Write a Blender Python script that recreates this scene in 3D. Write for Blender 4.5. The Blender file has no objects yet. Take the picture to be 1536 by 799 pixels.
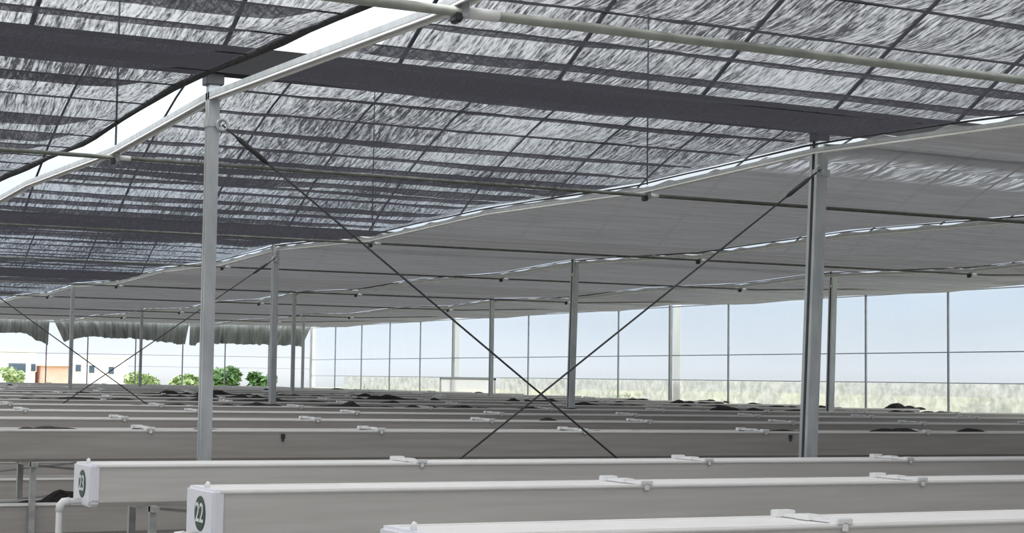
import bpy, bmesh, math, random
from mathutils import Vector, Matrix
random.seed(7)
PI = math.pi
C = bpy.context.scene.collection
sc = bpy.context.scene
sc.view_settings.view_transform = 'Standard'
sc.view_settings.look = 'None'
sc.view_settings.exposure = 0.0
sc.cycles.transparent_max_bounces = 32
sc.cycles.max_bounces = 8
sc.cycles.diffuse_bounces = 4
sc.cycles.use_denoising = True

# ------------------------------------------------------------------ materials
def newmat(name):
    m = bpy.data.materials.new(name); m.use_nodes = True
    nt = m.node_tree
    for n in list(nt.nodes): nt.nodes.remove(n)
    return m, nt
def N(nt, kind, **kw):
    n = nt.nodes.new(kind)
    for k, v in kw.items():
        if k in n.inputs: n.inputs[k].default_value = v
        else: setattr(n, k, v)
    return n
def coords(nt, scale=(1, 1, 1)):
    g = N(nt, 'ShaderNodeNewGeometry')
    mp = N(nt, 'ShaderNodeMapping'); mp.inputs['Scale'].default_value = scale
    nt.links.new(g.outputs['Position'], mp.inputs['Vector'])
    return mp.outputs['Vector']
def noise(nt, scale, detail=3, rough=.55, mscale=(1, 1, 1), dist=0.0):
    n = N(nt, 'ShaderNodeTexNoise'); n.inputs['Scale'].default_value = scale
    n.inputs['Detail'].default_value = detail; n.inputs['Roughness'].default_value = rough
    n.inputs['Distortion'].default_value = dist
    nt.links.new(coords(nt, mscale), n.inputs['Vector'])
    return n.outputs['Fac']
def ramp(nt, fac, stops):
    r = N(nt, 'ShaderNodeValToRGB')
    e = r.color_ramp.elements
    while len(e) < len(stops): e.new(.5)
    for el, (p, c) in zip(e, stops):
        el.position = p; el.color = (c[0], c[1], c[2], 1) if not isinstance(c, (int, float)) else (c, c, c, 1)
    nt.links.new(fac, r.inputs['Fac'])
    return r.outputs['Color']
def simple(name, c1, c2=None, rough=.5, metal=0.0, nscale=6, mscale=(1, 1, 1), bump=0.0, lo=.35, hi=.65, spec=.5):
    m, nt = newmat(name)
    b = N(nt, 'ShaderNodeBsdfPrincipled'); o = N(nt, 'ShaderNodeOutputMaterial')
    b.inputs['Roughness'].default_value = rough; b.inputs['Metallic'].default_value = metal
    b.inputs['Specular IOR Level'].default_value = spec
    f = noise(nt, nscale, mscale=mscale)
    nt.links.new(ramp(nt, f, [(lo, c1), (hi, c2 or c1)]), b.inputs['Base Color'])
    if bump:
        bp = N(nt, 'ShaderNodeBump'); bp.inputs['Strength'].default_value = bump; bp.inputs['Distance'].default_value = .02
        nt.links.new(f, bp.inputs['Height']); nt.links.new(bp.outputs['Normal'], b.inputs['Normal'])
    nt.links.new(b.outputs[0], o.inputs[0])
    return m
def net_mat(name, col, trans, mscale, lo, hi, a0, a1, big, grain=90, worn=False):
    """woven shade cloth: threads are diffuse + translucent, gaps between them let the sky through"""
    m, nt = newmat(name); L = nt.links.new
    o = N(nt, 'ShaderNodeOutputMaterial')
    d = N(nt, 'ShaderNodeBsdfDiffuse'); d.inputs['Color'].default_value = (*col, 1)
    t = N(nt, 'ShaderNodeBsdfTranslucent'); t.inputs['Color'].default_value = (*trans, 1)
    if worn:                                   # uneven cloth: dark and pale ripples
        cn = noise(nt, 1.0, 5, .6, (.9, 8, 3), .4)
        L(ramp(nt, cn, [(.36, tuple(c * .62 for c in col)), (.66, tuple(c * 1.5 for c in col))]), d.inputs['Color'])
    ad = N(nt, 'ShaderNodeAddShader'); L(d.outputs[0], ad.inputs[0]); L(t.outputs[0], ad.inputs[1])
    tr = N(nt, 'ShaderNodeBsdfTransparent')
    streak = noise(nt, 1.0, 4, .62, mscale, .6)
    fine = noise(nt, 1.0, 2, .6, (grain, grain * .22, grain * .2))
    wide = noise(nt, big, 2, .5, (1, .6, 1))
    mx = N(nt, 'ShaderNodeMath', operation='MULTIPLY_ADD'); L(fine, mx.inputs[0]); mx.inputs[1].default_value = .55; L(streak, mx.inputs[2])
    m2 = N(nt, 'ShaderNodeMath', operation='MULTIPLY_ADD'); L(wide, m2.inputs[0]); m2.inputs[1].default_value = .45; L(mx.outputs[0], m2.inputs[2])
    r = N(nt, 'ShaderNodeMapRange'); L(m2.outputs[0], r.inputs['Value'])
    r.inputs['From Min'].default_value = lo; r.inputs['From Max'].default_value = hi
    r.inputs['To Min'].default_value = a0; r.inputs['To Max'].default_value = a1
    fac = r.outputs[0]
    if worn:                                   # a threadbare band of cloth just behind the first post row
        ge = N(nt, 'ShaderNodeNewGeometry'); sp = N(nt, 'ShaderNodeSeparateXYZ'); L(ge.outputs['Position'], sp.inputs[0])
        w1 = N(nt, 'ShaderNodeMapRange'); w1.interpolation_type = 'SMOOTHSTEP'; L(sp.outputs['Y'], w1.inputs['Value'])
        w1.inputs['From Min'].default_value = 9.15; w1.inputs['From Max'].default_value = 9.45
        w2 = N(nt, 'ShaderNodeMapRange'); w2.interpolation_type = 'SMOOTHSTEP'; L(sp.outputs['Y'], w2.inputs['Value'])
        w2.inputs['From Min'].default_value = 10.1; w2.inputs['From Max'].default_value = 9.7
        mm = N(nt, 'ShaderNodeMath', operation='MULTIPLY'); L(w1.outputs[0], mm.inputs[0]); L(w2.outputs[0], mm.inputs[1])
        sn = noise(nt, 1.0, 4, .6, (22, 3.0, 6), .5)
        r3 = N(nt, 'ShaderNodeMapRange'); L(sn, r3.inputs['Value']); r3.inputs['From Min'].default_value = .46; r3.inputs['From Max'].default_value = .62
        r3.inputs['To Min'].default_value = 0; r3.inputs['To Max'].default_value = .62
        m5 = N(nt, 'ShaderNodeMath', operation='MULTIPLY'); L(mm.outputs[0], m5.inputs[0]); L(r3.outputs[0], m5.inputs[1])
        m6 = N(nt, 'ShaderNodeMath', operation='SUBTRACT'); L(fac, m6.inputs[0]); L(m5.outputs[0], m6.inputs[1]); fac = m6.outputs[0]
    ms = N(nt, 'ShaderNodeMixShader'); L(fac, ms.inputs[0]); L(tr.outputs[0], ms.inputs[1]); L(ad.outputs[0], ms.inputs[2])
    L(ms.outputs[0], o.inputs[0])
    return m
def film_mat(name, tint, alpha, col, spots=None):
    m, nt = newmat(name); L = nt.links.new
    o = N(nt, 'ShaderNodeOutputMaterial')
    d = N(nt, 'ShaderNodeBsdfDiffuse'); t = N(nt, 'ShaderNodeBsdfTranslucent')
    if spots:
        f = noise(nt, spots[0], 5, .7, spots[3] if len(spots) > 3 else (1, 1, 1))
        cc = ramp(nt, f, [(.36, spots[1]), (.62, spots[2])])
        L(cc, d.inputs['Color']); L(cc, t.inputs['Color'])
    else:
        d.inputs['Color'].default_value = (*col, 1); t.inputs['Color'].default_value = (*col, 1)
    ad = N(nt, 'ShaderNodeMixShader'); ad.inputs[0].default_value = .6
    L(d.outputs[0], ad.inputs[1]); L(t.outputs[0], ad.inputs[2])
    tr = N(nt, 'ShaderNodeBsdfTransparent'); tr.inputs['Color'].default_value = (*tint, 1)
    ms = N(nt, 'ShaderNodeMixShader')
    f2 = noise(nt, 1.2, 3, .5, (1, 1, .35))
    r = N(nt, 'ShaderNodeMapRange'); L(f2, r.inputs['Value'])
    r.inputs['From Min'].default_value = .3; r.inputs['From Max'].default_value = .7
    r.inputs['To Min'].default_value = alpha * .7; r.inputs['To Max'].default_value = min(1, alpha * 1.3)
    L(r.outputs[0], ms.inputs[0]); L(tr.outputs[0], ms.inputs[1]); L(ad.outputs[0], ms.inputs[2])
    L(ms.outputs[0], o.inputs[0])
    return m

M = {}
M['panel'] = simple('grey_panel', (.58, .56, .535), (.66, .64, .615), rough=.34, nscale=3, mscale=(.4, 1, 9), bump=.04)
M['rim'] = simple('pale_rim', (.88, .87, .855), (.92, .91, .895), rough=.4, nscale=5)
M['cap'] = simple('white_cap', (.88, .88, .95), (.90, .90, .97), rough=.4, nscale=5)
M['white'] = simple('white_plastic', (.86, .86, .86), (.90, .90, .90), rough=.35, nscale=8)
M['galv'] = simple('galvanised', (.46, .49, .52), (.58, .60, .62), rough=.45, metal=.55, nscale=14, mscale=(1, 1, .3))
M['pipe'] = simple('dull_pipe', (.30, .32, .29), (.40, .42, .38), rough=.5, metal=.4, nscale=10)
M['thin'] = simple('thin_steel', (.26, .29, .33), (.34, .37, .41), rough=.5, metal=.2, nscale=10)
M['pipedark'] = simple('dark_pipe', (.12, .13, .115), (.18, .19, .17), rough=.5, metal=.3, nscale=10)
M['panelfar'] = simple('grey_panel_darker', (.38, .355, .335), (.46, .435, .415), rough=.4, nscale=3, mscale=(.4, 1, 9), bump=.04)  # darker grey for the far rows and the lower troughs
M['legsteel'] = simple('leg_steel', (.36, .37, .37), (.50, .50, .50), rough=.5, metal=.3, nscale=14)
M['dark'] = simple('dark_steel', (.035, .036, .04), (.06, .06, .065), rough=.5, metal=.3, nscale=9)
M['hoop'] = simple('hoop_steel', (.035, .045, .06), (.06, .07, .085), rough=.6, nscale=9)
M['gutter'] = simple('gutter_steel', (.016, .016, .017), (.03, .03, .032), rough=.6, nscale=4, mscale=(.3, 2, 2))
M['hem'] = simple('net_hem_cloth', (.02, .022, .026), (.05, .05, .055), rough=.9, nscale=30)
M['soil'] = simple('black_soil', (.008, .007, .007), (.035, .03, .028), rough=.95, nscale=30, bump=.6)
M['green'] = simple('disc_green', (.008, .05, .042), (.01, .06, .05), rough=.4)
M['numwhite'] = simple('number_white', (.85, .87, .86), (.9, .9, .9), rough=.4)
M['floor'] = simple('concrete_floor', (.20, .19, .18), (.30, .29, .275), rough=.85, nscale=2)
M['earth'] = simple('outside_ground', (.22, .25, .13), (.40, .38, .26), rough=.95, nscale=.25)
M['housewhite'] = simple('house_white', (.93, .93, .92), (.97, .97, .96), rough=.8, nscale=.3)  # white raised to put the washed-out outdoor glare into the colour
M['brick'] = simple('house_red', (.80, .50, .40), (.88, .64, .54), rough=.9, nscale=.8)  # red paled: overexposure haze is mixed into the colour
M['window'] = simple('window_blue', (.05, .09, .14), (.10, .15, .21), rough=.25, nscale=.6)
M['leaf'] = simple('leaf_green', (.045, .12, .035), (.13, .25, .08), rough=.6, nscale=2.2)
M['leafpale'] = simple('leaf_pale', (.20, .30, .12), (.42, .52, .26), rough=.6, nscale=2.2)
M['bark'] = simple('bark', (.10, .075, .05), (.17, .13, .09), rough=.9)
M['net'] = net_mat('sparse_net', (.026, .026, .030), (.014, .014, .017), (62, 5.0, 10), .84, 1.14, .48, .97, .9)
M['net2'] = net_mat('dense_net', (.215, .215, .222), (.04, .04, .041), (1.5, 15, 5), .85, 1.2, .955, 1.0, .5, 90, True)
M['valance'] = simple('curtain_cloth', (.17, .19, .19), (.32, .34, .34), rough=.9, nscale=3, mscale=(5, 5, .3))
M['film'] = film_mat('clear_film', (.93, .96, .985), .17, (.80, .86, .92))
M['glow'] = film_mat('milky_sheet', (1, 1, 1), .85, (.97, .97, .98))
M['skirt'] = film_mat('mottled_skirt', (.95, .97, .93), .74, (.6, .6, .6), (5.5, (.50, .53, .50), (.90, .91, .90), (1, 1, 1)))

# ------------------------------------------------------------------ helpers
class MB:
    def __init__(s): s.v = []; s.f = []
    def box(s, a, b):
        x0, y0, z0 = a; x1, y1, z1 = b; n = len(s.v)
        s.v += [(x0, y0, z0), (x1, y0, z0), (x1, y1, z0), (x0, y1, z0), (x0, y0, z1), (x1, y0, z1), (x1, y1, z1), (x0, y1, z1)]
        s.f += [tuple(n + i for i in q) for q in ((0, 3, 2, 1), (4, 5, 6, 7), (0, 1, 5, 4), (1, 2, 6, 5), (2, 3, 7, 6), (3, 0, 4, 7))]
        return s
    def bar(s, a, b, w, h=None, ref=(0, 0, 1)):
        """square bar from a to b, w across, h along ref"""
        h = h or w; a = Vector(a); b = Vector(b); d = (b - a).normalized(); r = Vector(ref)
        if abs(d.dot(r)) > .95: r = Vector((0, 1, 0))
        x = d.cross(r).normalized(); y = x.cross(d)
        n = len(s.v)
        for p in (a, b):
            for i, j in ((-1, -1), (1, -1), (1, 1), (-1, 1)): s.v.append(tuple(p + x * (i * w / 2) + y * (j * h / 2)))
        s.f += [tuple(n + i for i in q) for q in ((3, 2, 1, 0), (4, 5, 6, 7), (0, 1, 5, 4), (1, 2, 6, 5), (2, 3, 7, 6), (3, 0, 4, 7))]
        return s
    def tube(s, pts, r, seg=8, cap=True):
        pts = [Vector(p) for p in pts]; n0 = len(s.v); rr = r if isinstance(r, (list, tuple)) else [r] * len(pts)
        px = None
        for i, p in enumerate(pts):
            d = (pts[min(i + 1, len(pts) - 1)] - pts[max(i - 1, 0)]).normalized()
            if px is None:
                up = Vector((0, 0, 1)) if abs(d.z) < .9 else Vector((0, 1, 0))
                px = d.cross(up).normalized()
            px = (px - d * px.dot(d)).normalized(); py = d.cross(px)
            for k in range(seg):
                a = 2 * PI * k / seg
                s.v.append(tuple(p + px * (math.cos(a) * rr[i]) + py * (math.sin(a) * rr[i])))
        for i in range(len(pts) - 1):
            for k in range(seg):
                a = n0 + i * seg + k; b = n0 + i * seg + (k + 1) % seg
                s.f.append((a, b, b + seg, a + seg))
        if cap:
            s.f.append(tuple(n0 + k for k in reversed(range(seg))))
            s.f.append(tuple(n0 + (len(pts) - 1) * seg + k for k in range(seg)))
        return s
    def extrude(s, prof, x0, x1):
        """closed profile of (y,z) points extruded along X"""
        n = len(s.v); k = len(prof)
        s.v += [(x0, y, z) for y, z in prof] + [(x1, y, z) for y, z in prof]
        for i in range(k): s.f.append((n + i, n + (i + 1) % k, n + k + (i + 1) % k, n + k + i))
        s.f.append(tuple(n + i for i in reversed(range(k)))); s.f.append(tuple(n + k + i for i in range(k)))
        return s
    def build(s, name, mat, parent=None, smooth=False, bevel=0, loc=None):
        me = bpy.data.meshes.new(name); me.from_pydata(s.v, [], s.f)
        bm = bmesh.new(); bm.from_mesh(me); bmesh.ops.recalc_face_normals(bm, faces=bm.faces)
        if bevel:
            bmesh.ops.bevel(bm, geom=[e for e in bm.edges if len(e.link_faces) == 2 and e.calc_face_angle(0) > .6], offset=bevel, segments=2, affect='EDGES')
        bm.to_mesh(me); bm.free()
        me.materials.append(mat)
        if smooth:
            for p in me.polygons: p.use_smooth = True
        o = bpy.data.objects.new(name, me); C.objects.link(o)
        if parent: o.parent = parent
        if loc: o.location = loc
        return o
def grid_obj(name, nx, ny, fn, mat, parent=None, smooth=True):
    v = [fn(i / nx, j / ny) for j in range(ny + 1) for i in range(nx + 1)]
    f = [(j * (nx + 1) + i, j * (nx + 1) + i + 1, (j + 1) * (nx + 1) + i + 1, (j + 1) * (nx + 1) + i) for j in range(ny) for i in range(nx)]
    me = bpy.data.meshes.new(name); me.from_pydata(v, [], f); me.materials.append(mat)
    if smooth:
        for p in me.polygons: p.use_smooth = True
    o = bpy.data.objects.new(name, me); C.objects.link(o)
    if parent: o.parent = parent
    return o
def tag(o, label, cat, group=None, kind=None):
    if label: o['label'] = label
    if cat: o['category'] = cat
    if group: o['group'] = group
    if kind: o['kind'] = kind
    return o
def thing(name, label, cat, loc=(0, 0, 0), group=None):
    o = bpy.data.objects.new(name, None); C.objects.link(o); o.location = loc; o.empty_display_size = .1
    return tag(o, label, cat, group)
def struct(o): o['kind'] = 'structure'; return o
def part_copy(src, parent, loc):
    c = src.copy(); C.objects.link(c); c.parent = parent; c.location = loc
    return c
def vnoise(x, seed=0):
    def h(i): 
        t = math.sin(i * 127.1 + seed * 311.7) * 43758.5453
        return t - math.floor(t)
    i = math.floor(x); f = x - i; f = f * f * (3 - 2 * f)
    return h(i) * (1 - f) + h(i + 1) * f
ORD = ['zeroth', 'first', 'second', 'third', 'fourth', 'fifth', 'sixth', 'seventh', 'eighth', 'ninth', 'tenth', 'eleventh', 'twelfth',
       'thirteenth', 'fourteenth', 'fifteenth', 'sixteenth', 'seventeenth', 'eighteenth', 'nineteenth', 'twentieth', 'twenty-first', 'twenty-second']

# ------------------------------------------------------------------ layout
EYE = 1.6
COL = [2.80, 6.90, 11.00, 15.10, 19.20]          # net rails / post columns
ROWY = [9.03, 19.51, 30.0, 40.49, 50.97]         # post rows
BAY = 10.49
YB = 50.97                                       # back wall
XW = 19.2                                        # side wall
NODES = [(0, 3.165), (.20, 3.10), (.46, 3.145), (.72, 3.085), (1, 3.165)]
def ztop(y):
    t = ((y - ROWY[0]) / BAY) % 1.0
    for (a, za), (b, zb) in zip(NODES, NODES[1:]):
        if a <= t <= b: return za + (zb - za) * (t - a) / (b - a)
    return NODES[0][1]

# floor and ground
struct(MB().box((-9.6, -12.1, -.1), (XW + .12, YB + .1, 0)).build('floor', M['floor']))
struct(MB().box((-150, -60, -.5), (170, 260, -.11)).build('ground', M['earth']))

# ------------------------------------------------------------------ posts
def post(x, y, w, label, group, x_top=None):
    t = thing('support_post', label, 'post', (x, y, 0), group)
    xt = (x_top - x) if x_top is not None else 0
    b = MB(); e = .005
    b.bar((0, -w / 2 + e / 2, 0), (xt, -w / 2 + e / 2, 3.24), w, e, ref=(0, 1, 0)); b.bar((0, w / 2 - e / 2, 0), (xt, w / 2 - e / 2, 3.24), w, e, ref=(0, 1, 0))
    b.bar((w / 2 - e / 2, 0, 0), (xt + w / 2 - e / 2, 0, 3.24), e, w - 2 * e, ref=(0, 1, 0))
    for q in (-1, 1): b.bar((-w / 2 + e / 2, q * (w / 2 - .016), 0), (xt - w / 2 + e / 2, q * (w / 2 - .016), 3.24), e, .022, ref=(0, 1, 0))
    b.build('shaft', M['galv'], t)
    MB().box((xt - .05, -.045, 3.185), (xt + .05, .045, 3.25)).build('top_bracket', M['dark'], t, bevel=.004)
    c = MB().box((xt - w / 2 - .006, -w / 2 - .006, 2.955), (xt + w / 2 + .006, w / 2 + .006, 3.0)); c.build('collar', M['galv'], t)
    MB().box((-.09, -.09, 0), (.09, .09, .012)).build('base_plate', M['legsteel'], t)
G = 'square steel posts holding up the net roof'
post(2.80, ROWY[0], .062, 'tall galvanised square post under the wide bright roof gap, standing behind the trough numbered 23', G)
post(6.79, ROWY[0], .085, 'stout galvanised square post at the picture right with a brace cable fixed near its top', G, 6.93)
post(6.87, ROWY[1], .07, 'slim grey post just to the right of the tall left-hand post', G)
post(10.92, ROWY[1], .08, 'grey post rising beside the upper end of the crossing brace cables, mid picture', G, 11.0)
post(15.12, ROWY[1], .085, 'grey post standing directly to the right of the stoutest post', G, 15.22)
post(6.87, ROWY[2], .06, 'thin distant post at far left, in front of the dark curtain strips', G)
post(10.95, ROWY[2], .06, 'thin distant post close to the right of the slim grey post, before curtain', G)
post(15.05, ROWY[2], .07, 'thin distant post left of the mid-picture post, against the bright side wall', G)
post(10.93, ROWY[3], .06, 'far thin post in front of the middle dark curtain strip', G)
post(15.04, ROWY[3], .06, 'farthest thin post, beside the right end of the dark curtain strips', G)

# ------------------------------------------------------------------ brace cables
def brace(a, b, label):
    a = Vector(a); b = Vector(b); t = thing('brace_cable', label, 'brace', a, 'crossed brace cables between posts')
    d = (b - a); u = d.normalized()
    MB().tube([(0, 0, 0), tuple(d)], .0062, 8).build('cable', M['dark'], t, smooth=True)
    MB().tube([tuple(u * .10), tuple(u * .13), tuple(u * .30), tuple(u * .33)], [.007, .015, .015, .007], 8).build('turnbuckle', M['dark'], t, smooth=True)
    e = MB()
    for k in range(13):
        pass
    ring = [(math.cos(2 * PI * k / 14) * .03, 0, math.sin(2 * PI * k / 14) * .03) for k in range(15)]
    e.tube(ring, .008, 6, cap=False); e.build('eye_ring', M['galv'], t, smooth=True)
yA = ROWY[0] - .05
brace((2.84, yA, 2.965), (6.76, yA, .12), 'dark brace cable running down from the tall left post towards the stout right post')
brace((6.88, yA - .02, 2.99), (2.86, yA - .02, .10), 'dark brace cable running down leftwards from the stout right post')
yB = ROWY[1] - .05
brace((2.84, yB, 2.99), (6.84, yB, .22), 'distant brace cable coming down from the left picture edge before the curtain strips')
brace((6.84, yB - .02, 3.0), (2.9, yB - .02, .22), 'distant brace cable coming down leftwards from the slim grey post')

# ------------------------------------------------------------------ net rails (along the depth, over the posts)
def rail_pts(x, y0, y1):
    ys = [y0]
    k = -2
    while True:
        for fr, _ in NODES[:-1]:
            y = ROWY[0] + (k + fr) * BAY
            if y0 < y < y1: ys.append(y)
        k += 1
        if ROWY[0] + k * BAY > y1: break
    ys = sorted(set(ys + [y1]))
    return [(x, y, ztop(y) - .035) for y in ys]
rail_lab = ['broad silver rail under the net along the wide bright gap, nearest the camera',
            'second pale rail under the net, passing over the stout right post',
            'third pale rail under the net, crossing behind the stout right post',
            'fourth pale rail under the net, meeting the post right of the stout post']
for i, x in enumerate(COL[:4]):
    t = thing('net_rail', rail_lab[i], 'rail', (x, 0, 0), 'long rails carrying the shade nets')
    p = [(0, y, z) for _, y, z in rail_pts(x, -12, YB)]
    b = MB()
    for a, c in zip(p, p[1:]): b.bar(a, c, .062 if i == 0 else .04, .032 if i == 0 else .022)
    b.build('channel', M['galv'], t)
    b = MB()
    for a, c in zip(p, p[1:]):
        for s in (-1, 1): b.bar((a[0] + s * (.026 if i == 0 else .016), a[1], a[2] - .02), (c[0] + s * (.026 if i == 0 else .016), c[1], c[2] - .02), .010, .012)
    b.build('lip', M['white'], t)

# ------------------------------------------------------------------ pipes across (along the troughs) with clamps
def support_pipe(y, x0, x1, nodes, label, rad=.015):
    z = ztop(y) - .082
    t = thing('support_pipe', label, 'pipe', (x0, y, z), 'long pipes slung under the net rails')
    MB().tube([(0, 0, 0), (COL[3] + .3 - x0, 0, 0), (x1 - x0, 0, .15)], rad, 10).build('tube', M['pipe'] if rad > .019 else M['pipedark'], t, smooth=True)
    for x in nodes:
        c = MB().box((x - x0 - .035, -.03, -.045), (x - x0 - .004, .03, -.008)); c.build('clamp', M['dark'], t, bevel=.006)
        s = MB().box((x - x0 - .004, -.026, -.026), (x - x0 + .022, .026, .07)); s.build('hanger', M['galv'], t, bevel=.004)
        MB().tube([(x - x0 + .022, 0, 0), (x - x0 + (.16 if rad > .016 else .10), 0, 0)], rad * 1.18, 10).build('sleeve', M['white'], t, smooth=True)
PL = ['thick olive-grey pipe crossing the upper right corner of the roof',
      'long pipe under the net crossing the tall left post below its bracket',
      'long thin pipe under the net meeting the second rail behind the crossing brace cables',
      'thin pipe just behind the slim grey post, under the net',
      'far thin pipe under the net, next beyond the one just behind the slim grey post',
      'very far thin pipe under the net, first beyond the thin distant posts',
      'very far thin pipe under the net, second beyond the thin distant posts', 
      'faint farthest pipe under the net close to the curtain strips']
k = 0
for j, fr in ((-1, .70), (0, .20), (0, .72), (1, .20), (1, .72), (2, .20), (2, .72), (3, .2)):
    y = ROWY[0] + (j + fr) * BAY
    support_pipe(y, -2.0, XW - .1, COL[:4], PL[k], .020 if k == 0 else (.0145 if k == 1 else .012)); k += 1

# ------------------------------------------------------------------ shade nets
PER = BAY / 17.0
def net_z(x, y, d, sd, x1=None):
    ph = (y - ROWY[0]) / PER
    u = ph % 1.0; k = math.floor(ph)
    d = d * (1.0 if y < 19.3 else .45)
    amp = d * (.55 + .9 * vnoise(k * 1.7 + .3, sd)) * (.75 + .5 * vnoise(x * 1.1 + k * 3.1, sd + 2))
    s = 4 * u * (1 - u)
    if x1 is not None: q = min(1, max(0, (x1 - x) / .45)); s *= q * q * (3 - 2 * q)
    return ztop(y) + .012 - amp * s + .010 * (vnoise(x * 6 + y * .8, sd + 5) - .5)
NL = ['shade net strip left of the wide bright gap, sky showing through',
      'wide shade net strip between the first and second rails, sky showing through its ripples',
      'grey denser shade net strip between the second and third rails',
      'grey denser shade net strip between the third and fourth rails',
      'narrow-looking grey shade net strip between the fourth rail and the clear side wall']
edges = [(-9.5, COL[0] - .205)] + [(COL[i] + .035, COL[i + 1] - (.035 if i == 0 else .022)) for i in range(3)] + [(COL[3] + .035, XW + .02)]
for i, (x0, x1) in enumerate(edges):
    d = .078 if i < 2 else .03
    t = thing('shade_net', NL[i], 'net', (0, 0, 0), 'shade net strips forming the roof')
    yA0, yA1 = -11.9, YB - .18
    ny = int((yA1 - yA0) / PER * 9)
    grid_obj('net_sheet', (90, 36, 12, 12, 12)[i], ny, lambda a, b, x0=x0, x1=x1, d=d, i=i: (x0 + (x1 - x0) * a, yA0 + (yA1 - yA0) * b, net_z(x0 + (x1 - x0) * a, yA0 + (yA1 - yA0) * b, d, i * 9, x1)), M['net'] if i < 2 else M['net2'], t)
    if i < 4:
        pts = []
        yy = yA0
        while yy <= YB:
            pts.append((x1, yy, ztop(yy) + .0 + .012 * (vnoise(yy * 1.3, 77 + i) - .5))); yy += .35
        rr = [(.006 if i else .017) * (.7 + .7 * vnoise(q[1] * 1.9, 33 + i)) for q in pts]
        MB().tube(pts, rr, 7).build('hem', M['hem'], t, smooth=True)

# thin wires the sparse nets lie on
for i, (wx0, wx1) in enumerate(((-2.0, COL[0] - .205), (COL[0] + .04, COL[1] - .17))):
    w0 = None
    y = ROWY[0] - 7 * PER
    while y < 26:
        if w0 is None:
            w0 = MB().tube([(wx0, 0, 0), (wx1, 0, 0)], .0042, 6).build('net_wire', M['hem'], smooth=True); o = w0
            tag(w0, ('thin dark wire under the net left of the wide bright gap, parallel to the troughs', 'thin dark wire under the net between the first and second rails, parallel to the troughs')[i],
                'wire', ('thin wires under the net left of the bright gap', 'thin wires under the net right of the bright gap')[i])
        else:
            o = w0.copy(); C.objects.link(o)
        o.location = (0, y, ztop(y) + .004)
        y += PER

# ------------------------------------------------------------------ roof gutters, hoops and struts above the net
GL = ['broad dark gutter above the net over the tall left post and the stout right post', 'dark gutter above the net over the slim grey post',
      'far dark gutter above the net over the thin distant posts']
for j in range(3):
    y = ROWY[j]
    g = MB().extrude([(y - .085, 3.40), (y - .075, 3.40), (y - .055, 3.262), (y + .055, 3.262), (y + .085, 3.40), (y + .095, 3.40), (y + .07, 3.25), (y - .07, 3.25)], -3, XW)
    t = tag(g.build('roof_gutter', M['gutter']), GL[j], 'gutter', 'roof gutters along the post rows')
def hoop_pts(y0, rise=1.55, n=18):
    return [(0, BAY * k / n, 3.39 + rise * 4 * (k / n) * (1 - k / n)) for k in range(n // 2 - 1, n + 1)]
hm = MB().tube(hoop_pts(0), .014, 6).build('roof_hoop', M['hoop'], smooth=True)
tag(hm, 'slim arched roof bar above the net nearest the camera, running towards the first dark gutter', 'roof bar', 'arched roof bars above the net before the first gutter')
first = True; hm1 = hm0 = None
for j in range(-1, 2):
    for kx in range(-3, 17):
        x = 2.85 + kx * 1.045
        if j == 1 and kx > 8: continue
        if first: o = hm; first = False
        elif j == 0:
            if hm0 is None: hm0 = MB().tube(hoop_pts(0)[-7:], .013, 6).build('roof_hoop', M['hoop'], smooth=True); o = hm0; tag(o, 'x', 'roof bar', 'x')
            else: o = hm0.copy(); C.objects.link(o)
        elif j == 1:
            if hm1 is None: hm1 = MB().tube(hoop_pts(0)[-4:], .012, 6).build('roof_hoop', M['hoop'], smooth=True); o = hm1; tag(o, 'x', 'roof bar', 'x')
            else: o = hm1.copy(); C.objects.link(o)
        else: o = hm.copy(); C.objects.link(o)
        o.location = (x, ROWY[0] + j * BAY, 0)
        if j == 0:
            o['label'] = 'slim arched roof bar above the net between the first and second dark gutters'; o['group'] = 'arched roof bars above the net between the first two gutters'
        if j == 1:
            o['label'] = 'slim arched roof bar above the net beyond the second dark gutter'; o['group'] = 'arched roof bars above the net beyond the second gutter'
def strut(x, y, label):
    t = ((y - ROWY[0]) / BAY) % 1.0
    zt = 3.42 + 1.55 * 4 * t * (1 - t)
    o = MB().tube([(0, 0, ztop(y)), (0, 0, zt)], .007, 6).build('roof_strut', M['hoop'], smooth=True, loc=(x, y, 0))
    tag(o, label, 'strut', 'upright struts between rails and roof bars')
for i, nm in ((0, 'wide bright-gap'), (1, 'second')):
    for fr, w in ((.2, 'nearer'), (.72, 'farther')):
        strut(COL[i], ROWY[0] + fr * BAY, 'faint upright strut seen through the net above the %s rail, %s of its two' % (nm, w))

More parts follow.
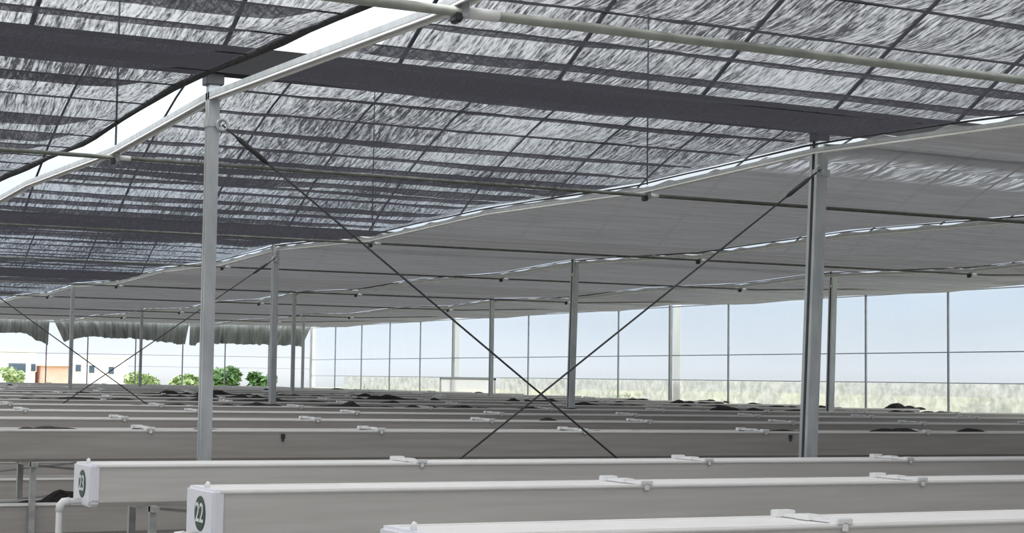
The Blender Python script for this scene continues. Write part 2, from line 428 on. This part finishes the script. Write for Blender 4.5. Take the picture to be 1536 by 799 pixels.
# ------------------------------------------------------------------ trough racks
TW, TH, LOW = .33, .197, .45
TILT = .005
X0, X1 = 2.0, 17.9
def trough_profile(w, h, th=.012):
    r = .02
    return [(0, h), (0, r), (r, 0), (w - r, 0), (w, r), (w, h), (w - th, h), (w - th, r), (w - r, th), (r, th), (th, r), (th, h)]
def trough_mb(L, w, h): return MB().extrude(trough_profile(w, h), .03, L)
LENGTH = X1 - X0
trough_me = None
PROTO = {}
def proto(key, build):
    """first call builds the part, later calls copy it"""
    if key not in PROTO:
        PROTO[key] = build(); return PROTO[key]
    o = PROTO[key].copy(); C.objects.link(o)
    return o
def rack(row, y, z, label, ties, n_leg, number=None, braces=True, drain=False, lower=True):
    xs = X0 if row <= 3 else X0 - .18
    t = thing('trough_rack', label, 'trough rack', (xs, y, 0), 'long grow troughs in rows')
    def P(key, fn, loc):
        o = proto(key, fn); o.parent = t; o.location = loc
        return o
    zb = z - TH
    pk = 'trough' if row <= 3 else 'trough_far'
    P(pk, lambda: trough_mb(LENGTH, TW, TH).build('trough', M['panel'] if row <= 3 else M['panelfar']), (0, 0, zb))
    def rim_b():
        return MB().box((.02, -.008, 0), (LENGTH, .026, .016)).build('rim', M['rim'], bevel=.005)
    P('rim', rim_b, (0, 0, z - .012)); P('rim', rim_b, (0, TW - .018, z - .012))
    def cap_b():
        m = MB()
        pr = [(-.006, TH + .004), (-.006, .02), (.014, -.004), (TW - .014, -.004), (TW + .006, .02), (TW + .006, TH + .004)]
        m.extrude(pr, -.004, .05)
        return m.build('end_cap', M['cap'], bevel=.010, smooth=False)
    cap = P('cap', cap_b, (0, 0, zb))
    def peg_b():
        return MB().tube([(0, 0, 0), (0, 0, .018), (.004, 0, .026)], [.011, .010, .006], 8).build('peg', M['white'], smooth=True)
    pg = proto('peg', peg_b); pg.parent = cap; pg.location = (.02, TW * .42, TH + .002)
    if number:
        n = 28
        dv = MB(); dv.v = [(0, math.cos(2 * PI * k / n) * .068, math.sin(2 * PI * k / n) * .068) for k in range(n)] + [(-.003, math.cos(2 * PI * k / n) * .066, math.sin(2 * PI * k / n) * .066) for k in range(n)]
        dv.f = [tuple(range(n, 2 * n))] + [(k, (k + 1) % n, n + (k + 1) % n, n + k) for k in range(n)]
        dv.build('number_disc', M['green'], cap, loc=(-.0045, TW * .44, TH * .52))
        cu = bpy.data.curves.new('number', 'FONT'); cu.body = number; cu.size = .105; cu.align_x = 'CENTER'; cu.align_y = 'CENTER'; cu.extrude = .0006; cu.offset = .0012
        tmp = bpy.data.objects.new('tmp', cu); C.objects.link(tmp)
        dg = bpy.context.evaluated_depsgraph_get()
        me = bpy.data.meshes.new_from_object(tmp.evaluated_get(dg))
        bpy.data.objects.remove(tmp)
        me.materials.clear(); me.materials.append(M['numwhite'])
        o = bpy.data.objects.new('number', me); C.objects.link(o); o.parent = cap
        # text plane x -> -Y, y -> Z, facing -X
        o.matrix_local = Matrix.Translation((-.0085, TW * .44, TH * .52)) @ Matrix(((0, 0, -1, 0), (-1, 0, 0, 0), (0, 1, 0, 0), (0, 0, 0, 1)))
    if lower:
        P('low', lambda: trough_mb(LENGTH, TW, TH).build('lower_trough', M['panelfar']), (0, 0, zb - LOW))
        P('lowrim', lambda: MB().box((.02, -.008, 0), (LENGTH, .026, .016)).box((.02, TW - .026, 0), (LENGTH, TW + .008, .016)).build('lower_rim', M['rim']), (0, 0, z - LOW - .012))
    t.rotation_euler = (0, TILT, 0)
    if row <= 3: P('cover', lambda: MB().box((.03, .012, 0), (LENGTH, TW - .012, .006)).build('cover', M['rim']), (0, 0, z - .006))
    # legs
    lo = .30 if row <= 3 else .41
    sp = (LENGTH - .8) / (n_leg - 1)
    for k in range(n_leg):
        for yy in (.035, TW - .035):
            def leg_b(): return MB().bar((0, 0, 0), (0, 0, 1), .034, .034, ref=(0, 1, 0)).build('leg', M['legsteel'])
            lg = P('leg', leg_b, (lo + k * sp, yy + (-.062 if yy < .1 else .062), 0)); lg.scale = (1, 1, zb + .004)
        def bear_b(): return MB().bar((0, -.095, 0), (0, TW + .095, 0), .034, .026).build('bearer', M['legsteel'])
        P('bearer', bear_b, (lo + k * sp, 0, zb - .013))
        if lower: P('bearer', bear_b, (lo + k * sp, 0, zb - LOW - .013))
    if braces:
        for k in range(n_leg - 1):
            for s in (0, 1):
                key = 'brace%d_%d' % (s, n_leg)
                def br_b(s=s):
                    z0, z1 = (.0, LOW - TH - .03)
                    return MB().bar((0, 0, z1 if s else z0), (sp, 0, z0 if s else z1), .016, .016).build('diagonal', M['legsteel'])
                P(key, br_b, (lo + k * sp, TW + .075 + .018 * s, zb - LOW + TH + .0))
    for x in ties:
        def tie_b():
            m = MB()
            m.box((-.019, -.012, .002), (.019, TW + .012, .012))
            m.box((-.030, -.014, .0), (.030, .030, .020)); m.box((-.036, TW - .034, .0), (.036, TW + .012, .024))
            m.box((-.03, TW * .42, .002), (.03, TW * .66, .020)); m.box((-.012, -.014, -.022), (.012, -.008, .01))
            return m.build('cross_tie', M['white'], bevel=.003)
        P('tie', tie_b, (x - xs, 0, z))
    if row == 4:
        for xx in (3.84, 7.93):
            MB().box((-.012, -.014, -.03), (.012, .0, .0)).tube([(0, -.007, -.028), (0, -.007, -.05)], .007, 8).build('drain_plug', M['dark'], t, loc=(xx - xs, 0, z - .022))
    if drain:
        dz = zb + .016
        pts = [(0.0, 0, 0), (-.06, 0, 0), (-.085, 0, -.006), (-.098, 0, -.02), (-.103, 0, -.045), (-.103, 0, -dz + .02)]
        t_ = MB().tube(pts, .0165, 10); t_.tube([(-.055, 0, 0), (-.086, 0, -.003), (-.10, 0, -.018), (-.103, 0, -.05)], .0205, 10)
        t_.build('drain_pipe', M['white'], t, smooth=True, loc=(-.002, .17, dz))
    return t
near = [(1, 4.38, 'nearest pale grey trough, only its end and upper edge in the lower right corner', [3.45, 5.05, 6.6, 8.2, 9.8, 11.4, 13, 14.6, 16.2], None, False),
        (2, 6.34, 'pale grey trough rack with a green disc numbered 22 on its end cap', [3.93, 5.46, 7.05, 8.6, 10.1, 11.7, 13.2, 14.8, 16.3], '22', True),
        (3, 8.27, 'pale grey trough rack with a green disc numbered 23 and a white drain pipe', [3.74, 5.55, 7.03, 8.48, 10.1, 11.7, 13.2, 14.8, 16.3], '23', True)]
for row, y, lab, ties, num, dr in near:
    rack(row, y, 1.16, lab, ties, 8, num, True, dr)
YR = [10.70, 13.10, 15.50, 18.00, 20.6, 23.2, 25.9]
while YR[-1] + 2.6 < YB - .8: YR.append(YR[-1] + 2.6)
rt = random.Random(3)
def zrow(y): return 1.235 + .0045 * (y - 10.7) if y < 34 else 1.235 + .0045 * (34 - 10.7)
for k, y in enumerate(YR):
    row = 4 + k
    z = zrow(y) + TILT * 4
    off = rt.random() * 1.5
    ties = [2.6 + off + 1.58 * q for q in range(9)]
    if k == 0: lab = 'long grey trough rack right behind trough 23, legs and lower trough showing at left'
    else: lab = 'long grey trough rack in the %s row back from the trough numbered 23' % ORD[row - 3]
    rack(row, y, z, lab, ties, 8 if k < 3 else 5, None, k < 3, False, k < 4)

# soil in the far troughs
def soil(x0, x1, y, z, seed, level, amp, thr, heaps, label, low=False):
    n = int((x1 - x0) / .035); m = 6
    def fn(a, b):
        x = x0 + (x1 - x0) * a; v = -1 + 2 * b
        prof = 1 - v * v * .75
        n1 = vnoise(x * .9, seed) * .6 + vnoise(x * 2.7, seed + 1) * .4
        h = max(0, n1 - thr) / (1 - thr) * amp * (.25 + .75 * vnoise(x * 9, seed + 3)) * prof
        for hx, hw, hh in heaps:
            d = (x - hx) / hw
            if abs(d) < 1: h = max(h, hh * (1 - d * d) * (.7 + .5 * vnoise(x * 14, seed + 4)) * prof)
        zz = z + level + h - TILT * (x - X0) + .006 * (vnoise(x * 23 + v * 5, seed + 7) - .5)
        return (x, y + .014 + (TW - .028) * b, zz)
    o = grid_obj('soil', n, m, fn, M['soil'], smooth=False)
    return tag(o, label, 'soil', 'dark soil lying in the troughs', 'stuff')
HE = {0: [(2.35, .35, .05), (2.95, .12, .04), (9.1, .35, .06), (9.9, .2, .055), (8.0, .5, .045)], 1: [(7.2, .16, .07), (4.0, .1, .03)], 2: [(9.6, .12, .05)]}
for k, y in enumerate(YR):
    z = zrow(y) + TILT * 4; row = 4 + k
    thr, amp, lev = {0: (.40, .075, -.032), 1: (.8, .08, -.05), 2: (.72, .10, -.05), 3: (.28, .13, -.025), 4: (.28, .16, -.025), 5: (.3, .16, -.025), 6: (.36, .14, -.03)}.get(k, (.55, .12, -.045))
    soil(X0 + .06, X1 - .02, y, z, row * 13, lev, amp, thr, HE.get(k, []), 'dark soil heaped along the %s trough row back from the trough numbered 23' % ORD[row - 3])
y = YR[0]
soil(X0 + .06, X1 - .02, y, zrow(y) + TILT * 4 - LOW, 301, -.04, .06, .55, [(2.5, .22, .11), (2.25, .12, .06), (2.8, .2, .06)], 'dark soil mound in the lower trough under the row behind trough 23')

# ------------------------------------------------------------------ side wall (film, skirt, uprights, rails)
ZF = 1.62
def film_fn(x, z0, z1, y0, y1, amp, seed):
    return lambda a, b: (x + amp * (vnoise(a * 40, seed) - .5) + amp * .5 * (vnoise(a * 90 + b * 3, seed + 1) - .5), y0 + (y1 - y0) * a, z0 + (z1 - z0) * b)
struct(grid_obj('wall_right', 160, 8, film_fn(XW + .06, ZF, 3.17, -12, YB, .03, 5), M['film']))
struct(grid_obj('wall_right', 130, 4, film_fn(XW + .075, .0, ZF, -12, 37.95, .04, 15), M['skirt']))
struct(grid_obj('wall_right', 40, 4, film_fn(XW + .075, .0, ZF, 41.05, 48.3, .04, 17), M['skirt']))
struct(grid_obj('wall_right', 12, 4, film_fn(XW + .06, 1.1, ZF, 48.3, YB, .01, 25), M['film']))
GW = 'thin uprights of the clear side wall'
n = 0
yy = ROWY[1] - 3 * 2.1 + .0
posn = []
for k in range(-3, 16): posn.append(ROWY[1] + 2.098 * k)
lab_u = {1: 'slim dark upright of the clear side wall nearest the right picture edge', 2: 'slim dark upright of the clear side wall, second from the right picture edge',
         3: 'slim upright of the clear side wall hidden just behind the stout post', 4: 'slim upright of the clear side wall, first one left of the stout post',
         6: 'slim upright of the clear side wall, just left of the white-edged wall post', 7: 'slim upright of the clear side wall just left of the mid-picture post',
         8: 'slim upright of the clear side wall, midway between the two mid-picture posts', 9: 'slim upright of the clear side wall behind the thin distant post',
         11: 'faint upright of the clear side wall, first beyond the far white wall post', 12: 'faint upright of the clear side wall, second beyond the far white wall post',
         13: 'faint upright of the clear side wall, third beyond the far white wall post', 14: 'faint upright of the clear side wall, last before the corner'}
for k, y in zip(range(-3, 16), posn):
    if k in (5, 10, 15):
        lb = {5: 'thicker side wall post with a white edge strip, right of the mid-picture post', 10: 'far white side wall post above the white board', 15: 'white corner post at the end of the clear side wall'}[k]
        t = thing('wall_post', lb, 'post', (XW, y, 0), 'main posts of the clear side wall')
        MB().box((-.03, -.03, 0), (.03, .03, 3.17)).build('shaft', M['galv'], t)
        MB().box((.032, -.30, 0), (.05, -.06, 3.17)).build('edge_strip', M['glow'], t)
    elif k >= 1 and k not in (3, 7, 9):
        o = MB().box((-.014, -.014, 0), (.014, .014, 3.15)).build('wall_upright', M['thin'], loc=(XW, y, 0))
        tag(o, lab_u[k], 'upright', GW)
for z, nm in ((2.13, 'middle'), (3.135, 'top'), (1.63, 'bottom')):
    o = MB().tube([(0, 12, 0), (0, YB, 0)], .010 if z > 1.7 else .008, 6).build('wall_rail', M['thin'], smooth=True, loc=(XW + .03, 0, z))
    tag(o, 'thin horizontal %s rail of the clear side wall' % nm, 'rail', 'horizontal rails of the clear side wall')
t = thing('white_board', 'white rectangular board at the foot of the side wall, left of the mid-picture post', 'board', (XW - .05, 37.9, .3))
grid_obj('panel', 2, 2, lambda a, b: (-.01, 3.2 * a, 1.29 * b), M['glow'], t)
MB().box((-.035, -.02, 0), (-.005, .03, 1.31)).box((-.035, 3.17, 0), (-.005, 3.22, 1.31)).box((-.035, -.02, 1.27), (-.005, 3.22, 1.32)).build('frame', M['rim'], t)

# ------------------------------------------------------------------ back wall (posts, rails, hanging curtain strips)
bx = [8.2, 9.58, 10.95, 12.16, 13.6, 15.05, 16.39, 17.8]
labs = ['back wall upright outside the left picture edge, first', 'back wall upright at the very left picture edge', 'back wall upright in the notch between the first two curtain strips',
        'back wall upright behind the middle curtain strip, left one', 'back wall upright behind the middle curtain strip, right one', 'back wall upright in the notch between the last two curtain strips',
        'back wall upright below the last curtain strip, left one', 'back wall upright below the last curtain strip, right one']
for x, lb in list(zip(bx, labs))[2:]:
    o = MB().box((-.016, -.016, 0), (.016, .016, 3.12)).build('wall_upright', M['thin'], loc=(x, YB, 0))
    tag(o, lb, 'upright', 'slim uprights of the open back wall')
for z, r, nm in ((2.19, .009, 'upper'), (1.84, .006, 'lower'), (3.10, .014, 'top')):
    o = MB().tube([(6, 0, 0), (XW, 0, 0)], r, 6).build('wall_rail', M['galv'], smooth=True, loc=(0, YB + .03, z))
    tag(o, 'thin horizontal %s rail across the open back wall' % nm, 'rail', 'horizontal rails of the open back wall')
def valance(xt0, xt1, xb0, xb1, zb, label, seed):
    def fn(a, b):
        xt = xt0 + (xt1 - xt0) * a; xb = xb0 + (xb1 - xb0) * a
        zl = zb(a) + .05 * (vnoise(a * 26, seed) - .5) + .03 * (vnoise(a * 70, seed + 1) - .5)
        zz = 3.17 + (zl - 3.17) * b
        return (xt + (xb - xt) * b, YB - .10 + .07 * (.3 + .7 * b) * math.sin(a * 60 + 5 * vnoise(a * 9, seed)) + .03 * vnoise(a * 80, seed + 2), zz)
    n = max(40, int((xt1 - xt0) * 28))
    o = grid_obj('curtain_strip', n, 8, fn, M['valance'])
    tag(o, label, 'curtain', 'dark curtain strips hanging from the back edge of the roof')
valance(6.0, 11.0, 6.0, 10.98, lambda a: 2.74 if a < .86 else 2.74 - (a - .86) / .14 * .34, 'dark grey hanging curtain strip at the far left picture edge', 3)
valance(11.12, 15.2, 11.45, 15.07, lambda a: (2.52 + a / .12 * .16 if a < .12 else 2.68 - max(0, a - .5) * .30), 'dark green-grey hanging curtain strip, middle one of three', 13)
valance(15.24, 19.15, 15.24, 18.85, lambda a: 2.52 + (.06 if a > .05 else 0) - .02 * a, 'dark grey hanging curtain strip ending at the bright corner of the side wall', 23)

# ------------------------------------------------------------------ outside: houses, trees
struct(grid_obj('unseen_wall_front', 20, 4, lambda a, b: (-9.5 + (XW + 9.5) * a, -12, 3.17 * b), M['net2']))  # unseen net wall, added behind the camera to keep light off trough faces
def house(x0, x1, y, z1, wins, label, mat, roof=None):
    t = thing('house', label, 'house', ((x0 + x1) / 2, y, 0))
    cx = (x0 + x1) / 2
    MB().box((x0 - cx, 0, -.1), (x1 - cx, 6, z1)).build('wall', mat, t)
    if roof:
        w = (x1 - x0) / 2
        m = MB(); m.v = [(-w - .2, -.2, z1), (w + .2, -.2, z1), (w + .2, 6.2, z1), (-w - .2, 6.2, z1), (-w * .5, 3, z1 + roof), (w * .5, 3, z1 + roof)]
        m.f = [(0, 1, 5, 4), (1, 2, 5), (2, 3, 4, 5), (3, 0, 4), (3, 2, 1, 0)]; m.build('roof', M['brick'], t)
    else:
        MB().box((x0 - cx - .08, -.08, z1), (x1 - cx + .08, 6.08, z1 + .10)).build('parapet', M['housewhite'], t)
    for a, b, c, d in wins:
        f = MB().box((a - cx - .05, -.05, c - .05), (b - cx + .05, .0, d + .05)).build('window', M['housewhite'], t)
        MB().box((a - cx, -.07, c), (b - cx, -.055, d)).build('pane', M['window'], f)
house(16.4, 19.85, 95, 2.75, [(17.0, 17.6, 1.5, 2.2), (18.4, 19.32, 1.6, 2.12), (19.6, 19.85, 1.7, 2.1)], 'white house with a wide blue-dark window at the left picture edge', M['housewhite'])
house(20.1, 21.5, 94, 2.0, [], 'low reddish brick building beyond the first curtain notch', M['brick'], .2)
house(21.85, 25.2, 96, 2.5, [(22.25, 22.55, 1.72, 2.1), (23.0, 23.3, 1.65, 2.05), (24.1, 24.4, 1.6, 2.0)], 'white house with small dark windows right of the reddish building', M['housewhite'])
def tree(x, y, zc, rx, rz, n, mat, label, cat='tree', trunk=True, leaf=.16, name='leafy_tree'):
    rd = random.Random(int(x * 97 + y * 13))
    t = thing(name, label, cat, (x, y, 0))
    m = MB()
    blobs = [(rd.uniform(-.55, .55) * rx, rd.uniform(-.5, .5) * rx, zc + rd.uniform(-.45, .5) * rz, rd.uniform(.35, .6)) for _ in range(7)]
    for _ in range(n):
        bx_, by_, bz_, br = rd.choice(blobs)
        d = Vector((rd.gauss(0, 1), rd.gauss(0, 1), rd.gauss(0, 1))).normalized() * (rd.random() ** .4)
        p = Vector((bx_ + d.x * rx * br, by_ + d.y * rx * br, max(.02, bz_ + d.z * rz * br)))
        a = Vector((rd.gauss(0, 1), rd.gauss(0, 1), rd.gauss(0, .6))).normalized(); b_ = a.cross(Vector((rd.gauss(0, 1), rd.gauss(0, 1), rd.gauss(0, 1)))).normalized()
        s = leaf * rd.uniform(.6, 1.3); k = len(m.v)
        m.v += [tuple(p - a * s), tuple(p + b_ * s * .45), tuple(p + a * s), tuple(p - b_ * s * .45)]; m.f.append((k, k + 1, k + 2, k + 3))
    m.build('foliage', mat, t)
    if trunk:
        m = MB().tube([(0, 0, -.1), (.02, 0, zc * .5), (0, .02, zc)], [.09, .07, .04], 7)
        for _ in range(4):
            b0 = rd.choice(blobs); m.tube([(0, 0, zc * .55), (b0[0] * .8, b0[1] * .8, b0[2])], [.05, .02], 6)
        m.build('trunk', M['bark'], t, smooth=True)
tree(17.2, 88, 1.3, .7, .7, 500, M['leafpale'], 'pale green bush at the extreme left beyond the back wall')
tree(24.4, 90, 1.15, 1.0, .55, 700, M['leafpale'], 'pale green tree under the middle curtain strip, left one', leaf=.2)
tree(26.9, 90, 1.2, .95, .6, 700, M['leafpale'], 'pale green tree just left of the tall left post', leaf=.2)
tree(29.7, 92, 1.3, 1.1, .95, 900, M['leaf'], 'darker green tree just right of the tall left post', leaf=.22)
tree(32.2, 93.5, 1.2, .9, .8, 800, M['leaf'], 'darker green tree below the last curtain strip', leaf=.22)
tree(20.6, 22.3, .85, .5, .55, 700, M['leafpale'], 'light green shrub outside the side wall at the right picture edge', 'shrub', True, .09, 'leafy_shrub')
tree(20.6, 34.4, .85, .9, .55, 800, M['leafpale'], 'yellowish green shrub outside the side wall, right of the mid-picture post', 'shrub', True, .10, 'leafy_shrub')
tree(21.0, 49, .85, 1.6, .55, 1000, M['leafpale'], 'pale weedy shrub outside the far end of the side wall', 'shrub', True, .11, 'leafy_shrub')

# ------------------------------------------------------------------ sky
w = bpy.data.worlds.new('World'); sc.world = w; w.use_nodes = True
nt = w.node_tree
for n_ in list(nt.nodes): nt.nodes.remove(n_)
L = nt.links.new
tc = N(nt, 'ShaderNodeTexCoord'); sx = N(nt, 'ShaderNodeSeparateXYZ'); L(tc.outputs['Generated'], sx.inputs[0])
r = N(nt, 'ShaderNodeValToRGB'); e = r.color_ramp.elements
stops = [(0.0, (.30, .30, .27)), (.49, (.45, .46, .42)), (.502, (.86, .90, .95)), (.525, (.66, .77, .90)), (.548, (.74, .83, .92)), (.57, (.88, .94, .99)), (.64, (1.0, 1.02, 1.03)), (1.0, (1.0, 1.0, 1.0))]
while len(e) < len(stops): e.new(.5)
for el, (p, c) in zip(e, stops): el.position = p; el.color = (*c, 1)
ma = N(nt, 'ShaderNodeMath', operation='MULTIPLY_ADD'); L(sx.outputs['Z'], ma.inputs[0]); ma.inputs[1].default_value = .5; ma.inputs[2].default_value = .5
L(ma.outputs[0], r.inputs['Fac'])
st = N(nt, 'ShaderNodeMapRange'); L(sx.outputs['Z'], st.inputs['Value'])
st.inputs['From Min'].default_value = .12; st.inputs['From Max'].default_value = .7; st.inputs['To Min'].default_value = 1.0; st.inputs['To Max'].default_value = 3.3
# brighter towards the left of the view (world -X / +Y)
az = N(nt, 'ShaderNodeMapRange'); L(sx.outputs['X'], az.inputs['Value'])
az.inputs['From Min'].default_value = .18; az.inputs['From Max'].default_value = .62; az.inputs['To Min'].default_value = 1.2; az.inputs['To Max'].default_value = .95
mu = N(nt, 'ShaderNodeMath', operation='MULTIPLY'); L(st.outputs[0], mu.inputs[0]); L(az.outputs[0], mu.inputs[1])
mp = N(nt, 'ShaderNodeMapping'); mp.inputs['Scale'].default_value = (3, 3, 12); L(tc.outputs['Generated'], mp.inputs['Vector'])
cl = N(nt, 'ShaderNodeTexNoise'); cl.inputs['Scale'].default_value = 1.6; cl.inputs['Detail'].default_value = 4; L(mp.outputs[0], cl.inputs['Vector'])
cr = N(nt, 'ShaderNodeMapRange'); L(cl.outputs['Fac'], cr.inputs['Value']); cr.inputs['From Min'].default_value = .3; cr.inputs['From Max'].default_value = .7; cr.inputs['To Min'].default_value = .94; cr.inputs['To Max'].default_value = 1.06
mu2 = N(nt, 'ShaderNodeMath', operation='MULTIPLY'); L(mu.outputs[0], mu2.inputs[0]); L(cr.outputs[0], mu2.inputs[1])
bg = N(nt, 'ShaderNodeBackground'); L(r.outputs['Color'], bg.inputs['Color']); L(mu2.outputs[0], bg.inputs['Strength'])
ow = N(nt, 'ShaderNodeOutputWorld'); L(bg.outputs[0], ow.inputs['Surface'])

# ------------------------------------------------------------------ camera
f, yaw, pitch, roll = 2566.7, .4764, .0657, .0129
cy, sy = math.cos(yaw), math.sin(yaw); cp, sp = math.cos(pitch), math.sin(pitch); cr_, sr = math.cos(roll), math.sin(roll)
fwd = Vector((sy * cp, cy * cp, sp)); right = Vector((cy, -sy, 0)); up = right.cross(fwd)
r2 = right * cr_ + up * sr; u2 = up * cr_ - right * sr
cam = bpy.data.cameras.new('Camera'); co = bpy.data.objects.new('Camera', cam); C.objects.link(co)
cam.sensor_width = 36; cam.sensor_fit = 'HORIZONTAL'; cam.lens = f / 1536 * 36; cam.clip_end = 600; cam.clip_start = .05
co.matrix_world = Matrix(((r2.x, u2.x, -fwd.x, 0), (r2.y, u2.y, -fwd.y, 0), (r2.z, u2.z, -fwd.z, EYE), (0, 0, 0, 1)))
sc.camera = co
